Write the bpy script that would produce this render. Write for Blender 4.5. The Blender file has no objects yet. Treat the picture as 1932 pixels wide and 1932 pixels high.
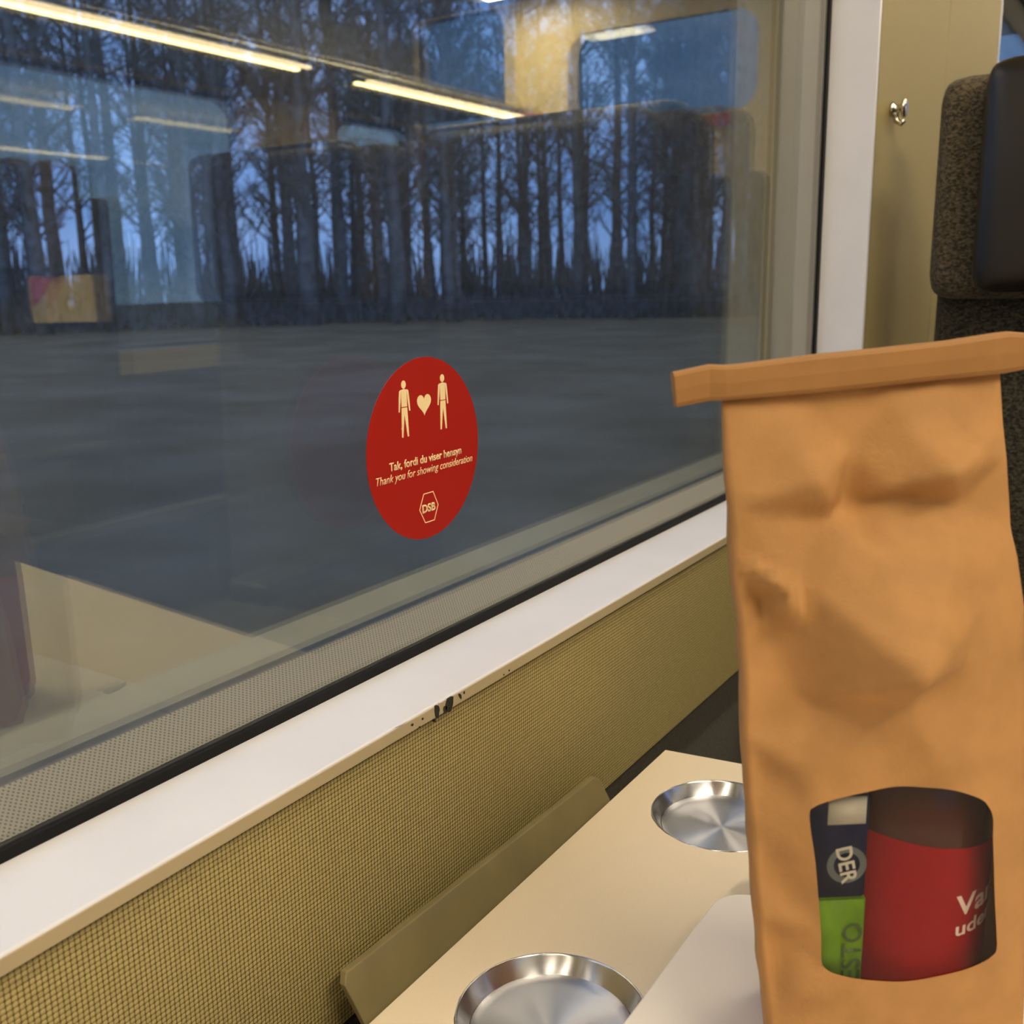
import bpy, bmesh, math, random
from mathutils import Vector, Matrix, noise
from mathutils.geometry import delaunay_2d_cdt
from mathutils.kdtree import KDTree

S = bpy.context.scene
COL = S.collection
random.seed(7)

# ------------------------------------------------------------------ camera
cam_d = bpy.data.cameras.new('camera'); cam = bpy.data.objects.new('camera', cam_d); COL.objects.link(cam)
Rt = Vector((0.84233363, 0.53861581, -0.01915876))
Up = Vector((-0.10156424, 0.19354516, 0.97582016))
Fw = Vector((-0.52930025, 0.82002029, -0.21773371))
M = Matrix(((Rt.x, Up.x, -Fw.x), (Rt.y, Up.y, -Fw.y), (Rt.z, Up.z, -Fw.z))).to_4x4()
M.translation = Vector((0.38, 0.0, 1.05))
cam.matrix_world = M
cam_d.sensor_width = 36; cam_d.lens = 36.0
cam_d.clip_start = 0.02; cam_d.clip_end = 600
cam_d.dof.use_dof = True; cam_d.dof.focus_distance = 0.57; cam_d.dof.aperture_fstop = 16
S.camera = cam

# ------------------------------------------------------------------ exposure
S.view_settings.view_transform = 'Standard'; S.view_settings.look = 'None'
S.view_settings.gamma = 1.0; S.view_settings.use_curve_mapping = False
S.view_settings.exposure = 0.06

# ------------------------------------------------------------------ colour helper / world
def lin(c):
    o = []
    for v in c[:3]:
        v = v / 255.0
        o.append(v / 12.92 if v <= 0.04045 else ((v + 0.055) / 1.055) ** 2.4)
    return (o[0], o[1], o[2], 1.0)

W = bpy.data.worlds.new('dusk_sky'); S.world = W; W.use_nodes = True
nt = W.node_tree; nt.nodes.clear()
o = nt.nodes.new('ShaderNodeOutputWorld'); bg = nt.nodes.new('ShaderNodeBackground')
tc = nt.nodes.new('ShaderNodeTexCoord'); mp = nt.nodes.new('ShaderNodeMapping'); mp.inputs['Scale'].default_value = (1, 1, 2.2)
nz = nt.nodes.new('ShaderNodeTexNoise'); nz.inputs['Scale'].default_value = 5.0; nz.inputs['Detail'].default_value = 4
cr = nt.nodes.new('ShaderNodeValToRGB')
cr.color_ramp.elements[0].position = 0.32; cr.color_ramp.elements[0].color = lin((88, 128, 190))
cr.color_ramp.elements[1].position = 0.72; cr.color_ramp.elements[1].color = lin((142, 172, 226))
nt.links.new(tc.outputs['Generated'], mp.inputs['Vector']); nt.links.new(mp.outputs[0], nz.inputs['Vector'])
nt.links.new(nz.outputs[0], cr.inputs[0]); nt.links.new(cr.outputs[0], bg.inputs['Color'])
bg.inputs['Strength'].default_value = 1.75
nt.links.new(bg.outputs[0], o.inputs[0])

LAMP = (1.0, 0.85, 0.64, 1.0)
STRIP_E = 34.0      # light strips of the rack above the table
STRIP_FAR_E = 11.0  # light strips of the far rack
CEIL_E = 7.5        # ceiling light panels

# ------------------------------------------------------------------ material helpers
def newmat(name):
    m = bpy.data.materials.new(name); m.use_nodes = True
    n = m.node_tree; n.nodes.clear()
    out = n.nodes.new('ShaderNodeOutputMaterial')
    return m, n, out

def pmat(name, col, rough=0.5, metal=0.0, spec=0.5, noise_amt=0.0, noise_scale=8.0, bump=0.0, bump_scale=200.0,
         coat=0.0, col2=None, alpha=None, emis=None, emis_s=0.0, stretch=(1, 1, 1), detail=3):
    m, n, out = newmat(name)
    b = n.nodes.new('ShaderNodeBsdfPrincipled'); n.links.new(b.outputs[0], out.inputs[0])
    c = lin(col)
    b.inputs['Base Color'].default_value = c
    b.inputs['Roughness'].default_value = rough; b.inputs['Metallic'].default_value = metal
    b.inputs['Specular IOR Level'].default_value = spec; b.inputs['Coat Weight'].default_value = coat
    if emis: b.inputs['Emission Color'].default_value = emis; b.inputs['Emission Strength'].default_value = emis_s
    t = n.nodes.new('ShaderNodeTexCoord'); mpn = n.nodes.new('ShaderNodeMapping'); mpn.inputs['Scale'].default_value = stretch
    n.links.new(t.outputs['Object'], mpn.inputs['Vector'])
    if noise_amt > 0 or col2:
        z = n.nodes.new('ShaderNodeTexNoise'); z.inputs['Scale'].default_value = noise_scale; z.inputs['Detail'].default_value = detail
        n.links.new(mpn.outputs[0], z.inputs['Vector'])
        r = n.nodes.new('ShaderNodeValToRGB'); r.color_ramp.elements[0].position = 0.35; r.color_ramp.elements[1].position = 0.65
        if col2: a0, a1 = c, lin(col2)
        else:
            a0 = tuple(x * (1 - noise_amt) for x in c[:3]) + (1,); a1 = tuple(min(1, x * (1 + noise_amt)) for x in c[:3]) + (1,)
        r.color_ramp.elements[0].color = a0; r.color_ramp.elements[1].color = a1
        n.links.new(z.outputs[0], r.inputs[0]); n.links.new(r.outputs[0], b.inputs['Base Color'])
    if bump > 0:
        z2 = n.nodes.new('ShaderNodeTexNoise'); z2.inputs['Scale'].default_value = bump_scale; z2.inputs['Detail'].default_value = 2
        n.links.new(mpn.outputs[0], z2.inputs['Vector'])
        bp = n.nodes.new('ShaderNodeBump'); bp.inputs['Strength'].default_value = bump; bp.inputs['Distance'].default_value = 0.002
        n.links.new(z2.outputs[0], bp.inputs['Height']); n.links.new(bp.outputs[0], b.inputs['Normal'])
    return m

def mth(n, op, a, b=None, c=None):
    x = n.nodes.new('ShaderNodeMath'); x.operation = op
    for i, v in enumerate((a, b, c)):
        if v is None: continue
        if isinstance(v, (int, float)): x.inputs[i].default_value = v
        else: n.links.new(v, x.inputs[i])
    return x.outputs[0]

def glass_mat(name, F0, tint, trans, dirt, dirtcol=(150, 160, 175), rough=0.0, dust_scale=300):
    m, n, out = newmat(name)
    geo = n.nodes.new('ShaderNodeNewGeometry')
    dot = n.nodes.new('ShaderNodeVectorMath'); dot.operation = 'DOT_PRODUCT'
    n.links.new(geo.outputs['Normal'], dot.inputs[0]); n.links.new(geo.outputs['Incoming'], dot.inputs[1])
    c = mth(n, 'ABSOLUTE', dot.outputs['Value'])
    k = mth(n, 'POWER', mth(n, 'SUBTRACT', 1.0, c), 5.0)
    fac = mth(n, 'ADD', mth(n, 'MULTIPLY', k, 1 - F0), F0)
    tr = n.nodes.new('ShaderNodeBsdfTransparent'); tr.inputs[0].default_value = trans
    gl = n.nodes.new('ShaderNodeBsdfGlossy'); gl.inputs['Color'].default_value = tint; gl.inputs['Roughness'].default_value = rough
    mx = n.nodes.new('ShaderNodeMixShader'); n.links.new(fac, mx.inputs[0]); n.links.new(tr.outputs[0], mx.inputs[1]); n.links.new(gl.outputs[0], mx.inputs[2])
    if dirt > 0:
        df = n.nodes.new('ShaderNodeBsdfDiffuse'); df.inputs[0].default_value = lin(dirtcol)
        t = n.nodes.new('ShaderNodeTexCoord'); mp_ = n.nodes.new('ShaderNodeMapping'); mp_.inputs['Scale'].default_value = (1, 1, 0.35)
        n.links.new(t.outputs['Object'], mp_.inputs['Vector'])
        z = n.nodes.new('ShaderNodeTexNoise'); z.inputs['Scale'].default_value = dust_scale; z.inputs['Detail'].default_value = 1
        n.links.new(mp_.outputs[0], z.inputs['Vector'])
        spots = n.nodes.new('ShaderNodeMapRange'); spots.inputs['From Min'].default_value = 0.73; spots.inputs['From Max'].default_value = 0.80
        spots.inputs['To Min'].default_value = dirt; spots.inputs['To Max'].default_value = dirt * 3 + 0.02
        n.links.new(z.outputs[0], spots.inputs[0])
        m2 = n.nodes.new('ShaderNodeMixShader'); n.links.new(spots.outputs[0], m2.inputs[0]); n.links.new(mx.outputs[0], m2.inputs[1]); n.links.new(df.outputs[0], m2.inputs[2])
        n.links.new(m2.outputs[0], out.inputs[0])
    else:
        n.links.new(mx.outputs[0], out.inputs[0])
    return m

def weave_mat(name, cA, cB, pitch):
    """small woven squares separated by dark lines, in the object's y/z plane"""
    m, n, out = newmat(name)
    b = n.nodes.new('ShaderNodeBsdfPrincipled'); n.links.new(b.outputs[0], out.inputs[0]); b.inputs['Roughness'].default_value = 0.55
    b.inputs['Specular IOR Level'].default_value = 0.3
    t = n.nodes.new('ShaderNodeTexCoord'); sp = n.nodes.new('ShaderNodeSeparateXYZ'); n.links.new(t.outputs['Object'], sp.inputs[0])
    k = math.pi / pitch
    sy = mth(n, 'ABSOLUTE', mth(n, 'SINE', mth(n, 'MULTIPLY', sp.outputs['Y'], k)))
    sz = mth(n, 'ABSOLUTE', mth(n, 'SINE', mth(n, 'MULTIPLY', sp.outputs['Z'], k)))
    h = mth(n, 'POWER', mth(n, 'MULTIPLY', sy, sz), 0.5)
    r = n.nodes.new('ShaderNodeValToRGB'); r.color_ramp.elements[0].position = 0.25; r.color_ramp.elements[1].position = 0.62
    r.color_ramp.elements[0].color = lin(cB); r.color_ramp.elements[1].color = lin(cA)
    n.links.new(h, r.inputs[0])
    z = n.nodes.new('ShaderNodeTexNoise'); z.inputs['Scale'].default_value = 300; n.links.new(t.outputs['Object'], z.inputs['Vector'])
    mr = n.nodes.new('ShaderNodeMapRange'); mr.inputs['To Min'].default_value = 0.82; mr.inputs['To Max'].default_value = 1.15
    n.links.new(z.outputs[0], mr.inputs[0])
    mm = n.nodes.new('ShaderNodeMixRGB'); mm.blend_type = 'MULTIPLY'; mm.inputs[0].default_value = 1
    n.links.new(r.outputs[0], mm.inputs[1]); n.links.new(mr.outputs[0], mm.inputs[2]); n.links.new(mm.outputs[0], b.inputs['Base Color'])
    bp = n.nodes.new('ShaderNodeBump'); bp.inputs['Strength'].default_value = 0.5; bp.inputs['Distance'].default_value = 0.0006
    n.links.new(h, bp.inputs['Height']); n.links.new(bp.outputs[0], b.inputs['Normal'])
    return m

def frit_mat():
    m, n, out = newmat('dotted_frit')
    b = n.nodes.new('ShaderNodeBsdfPrincipled'); b.inputs['Roughness'].default_value = 0.25
    t = n.nodes.new('ShaderNodeTexCoord'); mp_ = n.nodes.new('ShaderNodeMapping')
    mp_.inputs['Rotation'].default_value = (math.radians(45), 0, 0)
    m0 = n.nodes.new('ShaderNodeMapping'); m0.inputs['Scale'].default_value = (1, 1, 2.1); n.links.new(t.outputs['Object'], m0.inputs['Vector'])
    n.links.new(m0.outputs[0], mp_.inputs['Vector'])
    sp = n.nodes.new('ShaderNodeSeparateXYZ'); n.links.new(mp_.outputs[0], sp.inputs[0])
    k = 2 * math.pi / 0.0019
    h = mth(n, 'ADD', mth(n, 'SINE', mth(n, 'MULTIPLY', sp.outputs['Y'], k)), mth(n, 'SINE', mth(n, 'MULTIPLY', sp.outputs['Z'], k)))
    r = n.nodes.new('ShaderNodeMapRange'); r.inputs['From Min'].default_value = 0.5; r.inputs['From Max'].default_value = 1.1
    n.links.new(h, r.inputs[0])
    mx = n.nodes.new('ShaderNodeMixRGB'); mx.inputs[1].default_value = lin((142, 134, 114)); mx.inputs[2].default_value = lin((92, 86, 74))
    n.links.new(r.outputs[0], mx.inputs[0]); n.links.new(mx.outputs[0], b.inputs['Base Color']); n.links.new(b.outputs[0], out.inputs[0])
    return m

def dish_mat(name, aniso, rough):
    m, n, out = newmat(name)
    b = n.nodes.new('ShaderNodeBsdfPrincipled'); n.links.new(b.outputs[0], out.inputs[0])
    b.inputs['Base Color'].default_value = lin((205, 205, 208)); b.inputs['Metallic'].default_value = 1; b.inputs['Roughness'].default_value = rough
    b.inputs['Anisotropic'].default_value = aniso
    b.inputs['Anisotropic Rotation'].default_value = 0.25
    tg = n.nodes.new('ShaderNodeTangent'); tg.direction_type = 'RADIAL'; tg.axis = 'Z'; n.links.new(tg.outputs[0], b.inputs['Tangent'])
    return m

def fabric_mat(name, c1, c2, scale=420, bump=0.9):
    m, n, out = newmat(name)
    b = n.nodes.new('ShaderNodeBsdfPrincipled'); n.links.new(b.outputs[0], out.inputs[0]); b.inputs['Roughness'].default_value = 0.85
    b.inputs['Specular IOR Level'].default_value = 0.2; b.inputs['Sheen Weight'].default_value = 0.15
    t = n.nodes.new('ShaderNodeTexCoord'); mp_ = n.nodes.new('ShaderNodeMapping'); mp_.inputs['Scale'].default_value = (0.5, 1, 1.0); mp_.inputs['Rotation'].default_value = (0.3, 0.5, 0)
    n.links.new(t.outputs['Object'], mp_.inputs['Vector'])
    z = n.nodes.new('ShaderNodeTexNoise'); z.inputs['Scale'].default_value = scale; z.inputs['Detail'].default_value = 2; z.inputs['Distortion'].default_value = 1.0
    n.links.new(mp_.outputs[0], z.inputs['Vector'])
    r = n.nodes.new('ShaderNodeValToRGB'); r.color_ramp.elements[0].position = 0.42; r.color_ramp.elements[1].position = 0.62
    r.color_ramp.elements[0].color = lin(c1); r.color_ramp.elements[1].color = lin(c2)
    n.links.new(z.outputs[0], r.inputs[0]); n.links.new(r.outputs[0], b.inputs['Base Color'])
    bp = n.nodes.new('ShaderNodeBump'); bp.inputs['Strength'].default_value = bump; bp.inputs['Distance'].default_value = 0.0015
    n.links.new(z.outputs[0], bp.inputs['Height']); n.links.new(bp.outputs[0], b.inputs['Normal'])
    return m

def emat(name, col, s):
    m, n, out = newmat(name)
    e = n.nodes.new('ShaderNodeEmission'); e.inputs[0].default_value = col; e.inputs[1].default_value = s
    n.links.new(e.outputs[0], out.inputs[0]); return m

# ------------------------------------------------------------------ object helpers
def finish(name, bm, mat, parent=None, smooth=False, bevel=0.0, seg=2):
    me = bpy.data.meshes.new(name); bmesh.ops.recalc_face_normals(bm, faces=bm.faces[:]) if len(bm.faces) else None
    bm.to_mesh(me); bm.free()
    ob = bpy.data.objects.new(name, me); COL.objects.link(ob)
    if mat: me.materials.append(mat)
    if smooth:
        for p in me.polygons: p.use_smooth = True
    if bevel > 0:
        b = ob.modifiers.new('bevel', 'BEVEL'); b.width = bevel; b.segments = seg; b.limit_method = 'ANGLE'; b.angle_limit = math.radians(40)
    if parent: ob.parent = parent
    return ob

def box(bm, x0, x1, y0, y1, z0, z1):
    vs = [bm.verts.new((x, y, z)) for x in (x0, x1) for y in (y0, y1) for z in (z0, z1)]
    for f in ((0, 1, 3, 2), (4, 6, 7, 5), (0, 4, 5, 1), (2, 3, 7, 6), (0, 2, 6, 4), (1, 5, 7, 3)):
        bm.faces.new([vs[i] for i in f])
    return vs

def boxo(name, dims, mat, parent=None, bevel=0.0, seg=2, smooth=False):
    bm = bmesh.new()
    for d in (dims if isinstance(dims[0], (tuple, list)) else [dims]): box(bm, *d)
    return finish(name, bm, mat, parent, smooth=smooth, bevel=bevel, seg=seg)

def empty(name, loc, label=None, cat=None, group=None, kind=None, parent=None):
    o = bpy.data.objects.new(name, None); COL.objects.link(o); o.location = loc
    o.empty_display_size = 0.05
    if parent: o.parent = parent
    tag(o, label, cat, group, kind); return o

def tag(o, label=None, cat=None, group=None, kind=None):
    if label: o['label'] = label
    if cat: o['category'] = cat
    if group: o['group'] = group
    if kind: o['kind'] = kind
    return o

def local(ob):
    """the mesh was written in world coordinates: move it into its parent's frame"""
    p = ob.parent
    if p: ob.matrix_parent_inverse = Matrix.Translation(-p.location) if p.rotation_euler.z == 0 else p.matrix_basis.inverted()
    return ob

def prism(bm, pts, z0, z1, axis='z'):
    def P(a, b, c):
        return (a, b, c) if axis == 'z' else ((c, a, b) if axis == 'x' else (a, c, b))
    lo = [bm.verts.new(P(a, b, z0)) for a, b in pts]; hi = [bm.verts.new(P(a, b, z1)) for a, b in pts]
    n = len(pts)
    bm.faces.new(lo[::-1]); bm.faces.new(hi)
    for i in range(n): bm.faces.new((lo[i], lo[(i + 1) % n], hi[(i + 1) % n], hi[i]))

def rrect(a0, a1, b0, b1, r, n=10):
    pts = []
    for cx, cy, s in ((a1 - r, b1 - r, 0), (a0 + r, b1 - r, 90), (a0 + r, b0 + r, 180), (a1 - r, b0 + r, 270)):
        for i in range(n + 1):
            t = math.radians(s + 90 * i / n); pts.append((cx + r * math.cos(t), cy + r * math.sin(t)))
    return pts

def ring(bm, outer, inner, c0, c1, axis='x'):
    """frame between two loops of equal count, extruded along the axis"""
    def P(a, b, c): return (c, a, b) if axis == 'x' else ((a, b, c) if axis == 'z' else (a, c, b))
    n = len(outer)
    L = [[bm.verts.new(P(a, b, c)) for a, b in loop] for loop, c in ((outer, c0), (inner, c0), (outer, c1), (inner, c1))]
    for i in range(n):
        j = (i + 1) % n
        bm.faces.new((L[0][i], L[0][j], L[1][j], L[1][i])); bm.faces.new((L[2][i], L[3][i], L[3][j], L[2][j]))
        bm.faces.new((L[0][i], L[2][i], L[2][j], L[0][j])); bm.faces.new((L[1][i], L[1][j], L[3][j], L[3][i]))

def lathe(bm, prof, seg=64, cx=0, cy=0):
    rows = []
    for r, z in prof:
        if r < 1e-6: rows.append([bm.verts.new((cx, cy, z))])
        else: rows.append([bm.verts.new((cx + r * math.cos(2 * math.pi * i / seg), cy + r * math.sin(2 * math.pi * i / seg), z)) for i in range(seg)])
    for a, b in zip(rows, rows[1:]):
        for i in range(seg):
            j = (i + 1) % seg
            if len(a) == 1 and len(b) == 1: continue
            if len(a) == 1: bm.faces.new((a[0], b[j], b[i]))
            elif len(b) == 1: bm.faces.new((a[i], a[j], b[0]))
            else: bm.faces.new((a[i], a[j], b[j], b[i]))

def tube(bm, pts, radii, seg=8, cap=True):
    rings = []
    for i, p in enumerate(pts):
        p = Vector(p)
        d = (Vector(pts[min(i + 1, len(pts) - 1)]) - Vector(pts[max(i - 1, 0)])).normalized()
        a = d.orthogonal().normalized() if i == 0 else (a - d * a.dot(d)).normalized()
        b = d.cross(a); r = radii[i] if isinstance(radii, (list, tuple)) else radii
        rings.append([bm.verts.new(p + (a * math.cos(2 * math.pi * k / seg) + b * math.sin(2 * math.pi * k / seg)) * r) for k in range(seg)])
    for A, B in zip(rings, rings[1:]):
        for k in range(seg): bm.faces.new((A[k], A[(k + 1) % seg], B[(k + 1) % seg], B[k]))
    if cap: bm.faces.new(rings[0][::-1]); bm.faces.new(rings[-1])

def text_bm(body, width=None, height=None, shear=0.0, bold=0.0, align='CENTER'):
    """lettering from the built-in font as a flat mesh in x/y, x centred, baseline at 0"""
    cu = bpy.data.curves.new('lettering', 'FONT'); cu.body = body; cu.size = 1.0; cu.shear = shear; cu.offset = bold
    cu.align_x = 'LEFT'; cu.resolution_u = 5
    ob = bpy.data.objects.new('lettering', cu); COL.objects.link(ob)
    dg = bpy.context.evaluated_depsgraph_get(); dg.update()
    me = bpy.data.meshes.new_from_object(ob.evaluated_get(dg))
    bm = bmesh.new(); bm.from_mesh(me)
    COL.objects.unlink(ob); bpy.data.objects.remove(ob); bpy.data.curves.remove(cu); bpy.data.meshes.remove(me)
    xs = [v.co.x for v in bm.verts]; ys = [v.co.y for v in bm.verts]
    x0, x1 = min(xs), max(xs)
    sx = width / (x1 - x0) if width else height; sy = height if height else sx
    for v in bm.verts:
        v.co.x = (v.co.x - x0) * sx - (((x1 - x0) * sx / 2) if align == 'CENTER' else 0); v.co.y *= sy; v.co.z = 0
    return bm

def thicken(bm, t):
    r = bmesh.ops.extrude_face_region(bm, geom=bm.faces[:])
    for e in r['geom']:
        if isinstance(e, bmesh.types.BMVert): e.co.z += t

# ------------------------------------------------------------------ materials
M_weave = weave_mat('olive_woven_wall', (180, 163, 106), (84, 72, 40), 0.0024)
M_frame = pmat('white_painted_frame', (222, 222, 226), 0.32, spec=0.5, noise_amt=0.02, noise_scale=20)
M_rubber = pmat('black_rubber', (10, 10, 11), 0.6, spec=.25)
M_frit = frit_mat()
M_pane_in = glass_mat('inner_glass', 0.045, (1.0, 0.95, 0.82, 1), (0.97, 0.98, 0.98, 1), 0.010)
M_pane_out = glass_mat('coated_outer_glass', 0.20, (1.0, 0.93, 0.62, 1), (0.93, 0.97, 1.0, 1), 0.012)
M_carpet = fabric_mat('dark_olive_carpet', (48, 42, 26), (68, 60, 38), 500, 0.6)
M_ceiling = pmat('grey_ceiling_panel', (96, 94, 90), 0.6)
M_wallpale = pmat('pale_beige_panel', (206, 190, 150), 0.5)
M_floor = pmat('grey_floor', (60, 60, 62), 0.6, noise_amt=0.2, noise_scale=60)
M_table = pmat('cream_laminate', (224, 209, 182), 0.42, spec=0.4, noise_amt=0.015, noise_scale=900)
M_leaf = pmat('white_laminate', (238, 230, 218), 0.42, spec=0.4)
M_plate = pmat('olive_painted_steel', (132, 120, 84), 0.42, noise_amt=0.08, noise_scale=30, spec=0.5)
M_dish = dish_mat('brushed_steel', 0.95, 0.36)
M_dishw = dish_mat('steel_rim', 0.6, 0.22)
M_chrome = pmat('chrome', (215, 210, 200), 0.12, metal=1)
M_fabric = fabric_mat('grey_brown_seat_fabric', (54, 47, 33), (112, 99, 74), 420, 1.0)
M_fabricd = fabric_mat('dark_seat_fabric', (34, 31, 24), (84, 78, 60), 420, 0.9)
M_leather = pmat('black_leather', (30, 25, 15), 0.38, spec=0.5, bump=0.08, bump_scale=260)
M_plastic = pmat('dark_grey_plastic', (52, 52, 50), 0.45)
M_kraft = pmat('kraft_paper', (184, 136, 82), 0.72, spec=0.25, noise_amt=0.07, noise_scale=60, bump=0.08, bump_scale=500, detail=6)
M_kraft2 = pmat('kraft_paper_strip', (166, 120, 68), 0.6, spec=0.3, noise_amt=0.04, noise_scale=80)
M_red = pmat('sticker_red', (166, 28, 14), 0.5, spec=0.3)
M_cream = pmat('sticker_cream', (252, 226, 168), 0.5)
M_alu = pmat('brushed_aluminium', (170, 170, 165), 0.35, metal=1)
M_redsign = pmat('red_notice', (190, 40, 60), 0.5)
M_strip = emat('warm_light_strip', LAMP, STRIP_E)
M_stripf = emat('warm_light_strip_far', (1.0, .80, .48, 1), STRIP_FAR_E)
M_ceil = emat('ceiling_light_panel', LAMP, CEIL_E)
M_ceil0 = emat('ceiling_light_panel_rear', LAMP, CEIL_E * 3.6)

# ------------------------------------------------------------------ structure
def structure(o): o['kind'] = 'structure'; return o
GX = 0.0567                      # depth of the window reveal
SILL = 0.825

structure(boxo('floor', (-0.05, 2.95, -2.5, 4.45, -0.1, 0.0), M_floor))
structure(boxo('ceiling', (-0.05, 2.95, -2.5, 4.45, 2.32, 2.40), M_ceiling))

def window(name, y0, y1, z0, z1, xin, depth_dir, reveal, r=0.10, label_kids=True):
    """xin: inner glass face; depth_dir -1: outside is towards -x, +1: towards +x"""
    w = empty(name, (xin, (y0 + y1) / 2, z0)); structure(w)
    d = depth_dir
    def ext(a, b): return (min(a, b), max(a, b))
    p = ext(xin, xin + d * 0.004)
    local(boxo('inner_pane', (p[0], p[1], y0 - .004, y1 + .004, z0 - .004, z1 + .004), M_pane_in, w))
    p = ext(xin + d * 0.029, xin + d * 0.033)
    local(boxo('outer_pane', (p[0], p[1], y0 - .004, y1 + .004, z0 - .004, z1 + .004), M_pane_out if d < 0 else M_pane_in, w))
    n = 12
    # glazing spacer, printed border, rubber seal
    o1, i1 = rrect(y0 - .004, y1 + .004, z0 - .004, z1 + .004, .02, n), rrect(y0 + .022, y1 - .020, z0 + .030, z1 - .02, r, n)
    bm = bmesh.new(); p = ext(xin + d * 0.0045, xin + d * 0.0285); ring(bm, o1, rrect(y0 + .0035, y1 - .0035, z0 + .005, z1 - .005, .015, n), p[0], p[1]); local(finish('glazing_spacer', bm, M_plastic, w))
    # dotted border: a sloped strip between the panes, printed with fine dots
    o2, i2 = rrect(y0 + .004, y1 - .004, z0 + .0055, z1 - .0055, .015, n), rrect(y0 + .02, y1 - .001, z0 + .0165, z1 - .02, r, n)
    bm = bmesh.new(); N_ = len(o2)
    LL = [[bm.verts.new((x_, a, b)) for a, b in lp] for lp, x_ in ((o2, xin + d * .0048), (i2, xin + d * .0286), (i2, xin + d * .0289), (o2, xin + d * .0289))]
    for q in range(N_):
        for e in range(4): A_, B_ = LL[e], LL[(e + 1) % 4]; bm.faces.new((A_[q], A_[(q + 1) % N_], B_[(q + 1) % N_], B_[q]))
    local(finish('printed_border', bm, M_frit, w))
    bm = bmesh.new(); o3, i3 = rrect(y0 - .003, y1 + .003, z0 - .003, z1 + .003, .008, n), rrect(y0 + .007, y1 - .010, z0 + .0058, z1 - .01, .012, n)
    p = ext(xin, xin - d * 0.0016); ring(bm, o3, i3, p[0], p[1]); local(finish('rubber_seal', bm, M_rubber, w, bevel=0.001))
    if reveal:
        dims = [(0.0, GX, y0 - .013, y1 + .013, z0 - .008, z0), (0.0, GX, y0 - .013, y1 + .013, z1, z1 + .008),
                (0.0, GX, y1, y1 + .008, z0, z1), (0.0, GX, y0 - .008, y0, z0, z1)]
        local(boxo('window_sill', dims[0], M_frame, w, bevel=0.0012, seg=3))
        for dd in dims[1:]: local(boxo('window_reveal', dd, M_frame, w, bevel=0.0008))
    return w

WIN1 = window('window_1', -0.42, 1.298, SILL, 1.67, 0.0, -1, True)
window('window_2', 2.162, 3.74, SILL, 1.67, 0.0, -1, True)
local(boxo('sill_edge_shade', (GX - .001, GX + .0006, -.43, 1.31, SILL - .0078, SILL - .0012), pmat('shaded_edge_beige', (176, 160, 124), .5), WIN1, bevel=.0003))  # strip added over the sill's front face, its shade put into the colour
# sill damage: scraped, blackened edge of the near window's sill
bm = bmesh.new()
for (y, z, ry, rz, tw) in ((.4195, .8205, .0022, .0040, .1), (.4310, .8205, .0036, .0046, -.3), (.4268, .8190, .0016, .0022, 0), (.4415, .8215, .0008, .0022, .5),
                           (.4455, .8222, .0006, .0008, .2), (.4065, .8212, .0007, .0006, 0), (.3975, .8212, .0010, .0006, 0), (.4170, .8160, .0008, .0009, 0),
                           (.4035, .8175, .0006, .0004, 0), (.4930, .8195, .0006, .0006, 0), (.4870, .8188, .0005, .0004, 0)):
    n = 14; pts = []
    for i in range(n):
        t = 2 * math.pi * i / n; k = 1 + 0.35 * math.sin(3 * t + y * 900) * random.random()
        a, b = ry * k * math.cos(t), rz * k * math.sin(t)
        pts.append((y + a * math.cos(tw) - b * math.sin(tw), min(.8242, z + a * math.sin(tw) + b * math.cos(tw))))
    prism(bm, pts, GX - .0004, GX + .0010, 'x')
local(finish('scraped_patch', bm, pmat('blackened_scrape', (40, 36, 26), 0.8, noise_amt=0.5, noise_scale=900), WIN1))
bm = bmesh.new()
for (y, z, s) in ((.4250, .8245, .0018), (.3895, .8249, .0016), (.3860, .8251, .0010)):
    bmesh.ops.create_icosphere(bm, subdivisions=2, radius=s, matrix=Matrix.Translation((GX + .0002, y, z)) @ Matrix.Diagonal((.5, 2.2, .5, 1)))
local(finish('lifted_paint', bm, M_frame, WIN1, smooth=True))

WL = empty('wall_left', (0.03, 0, 0)); structure(WL)
carc = [(-.08, .03, -2.5, 4.45, 0, .800), (-.08, .03, -2.5, 4.45, 1.69, 2.32), (-.08, .03, -2.5, -.445, .8, 1.69),
        (-.08, .03, 1.3235, 2.137, .8, 1.69), (-.08, .03, 3.765, 4.45, .8, 1.69)]
local(boxo('wall_core', carc, M_carpet, WL))
for d in ((.034, .0525, -2.4, 4.4, .677, .8165), (.034, GX - .001, 1.3125, 1.6995, .8165, 1.679), (.034, GX - .001, 1.7025, 2.148, .8165, 1.679),
          (.034, GX - .001, -2.4, 4.4, 1.68, 2.32), (.034, GX - .001, -2.4, -.434, .8165, 1.679), (.034, GX - .001, 3.755, 4.4, .8165, 1.679)):
    local(boxo('wall_panel', d, M_weave, WL, bevel=.001))

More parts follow.
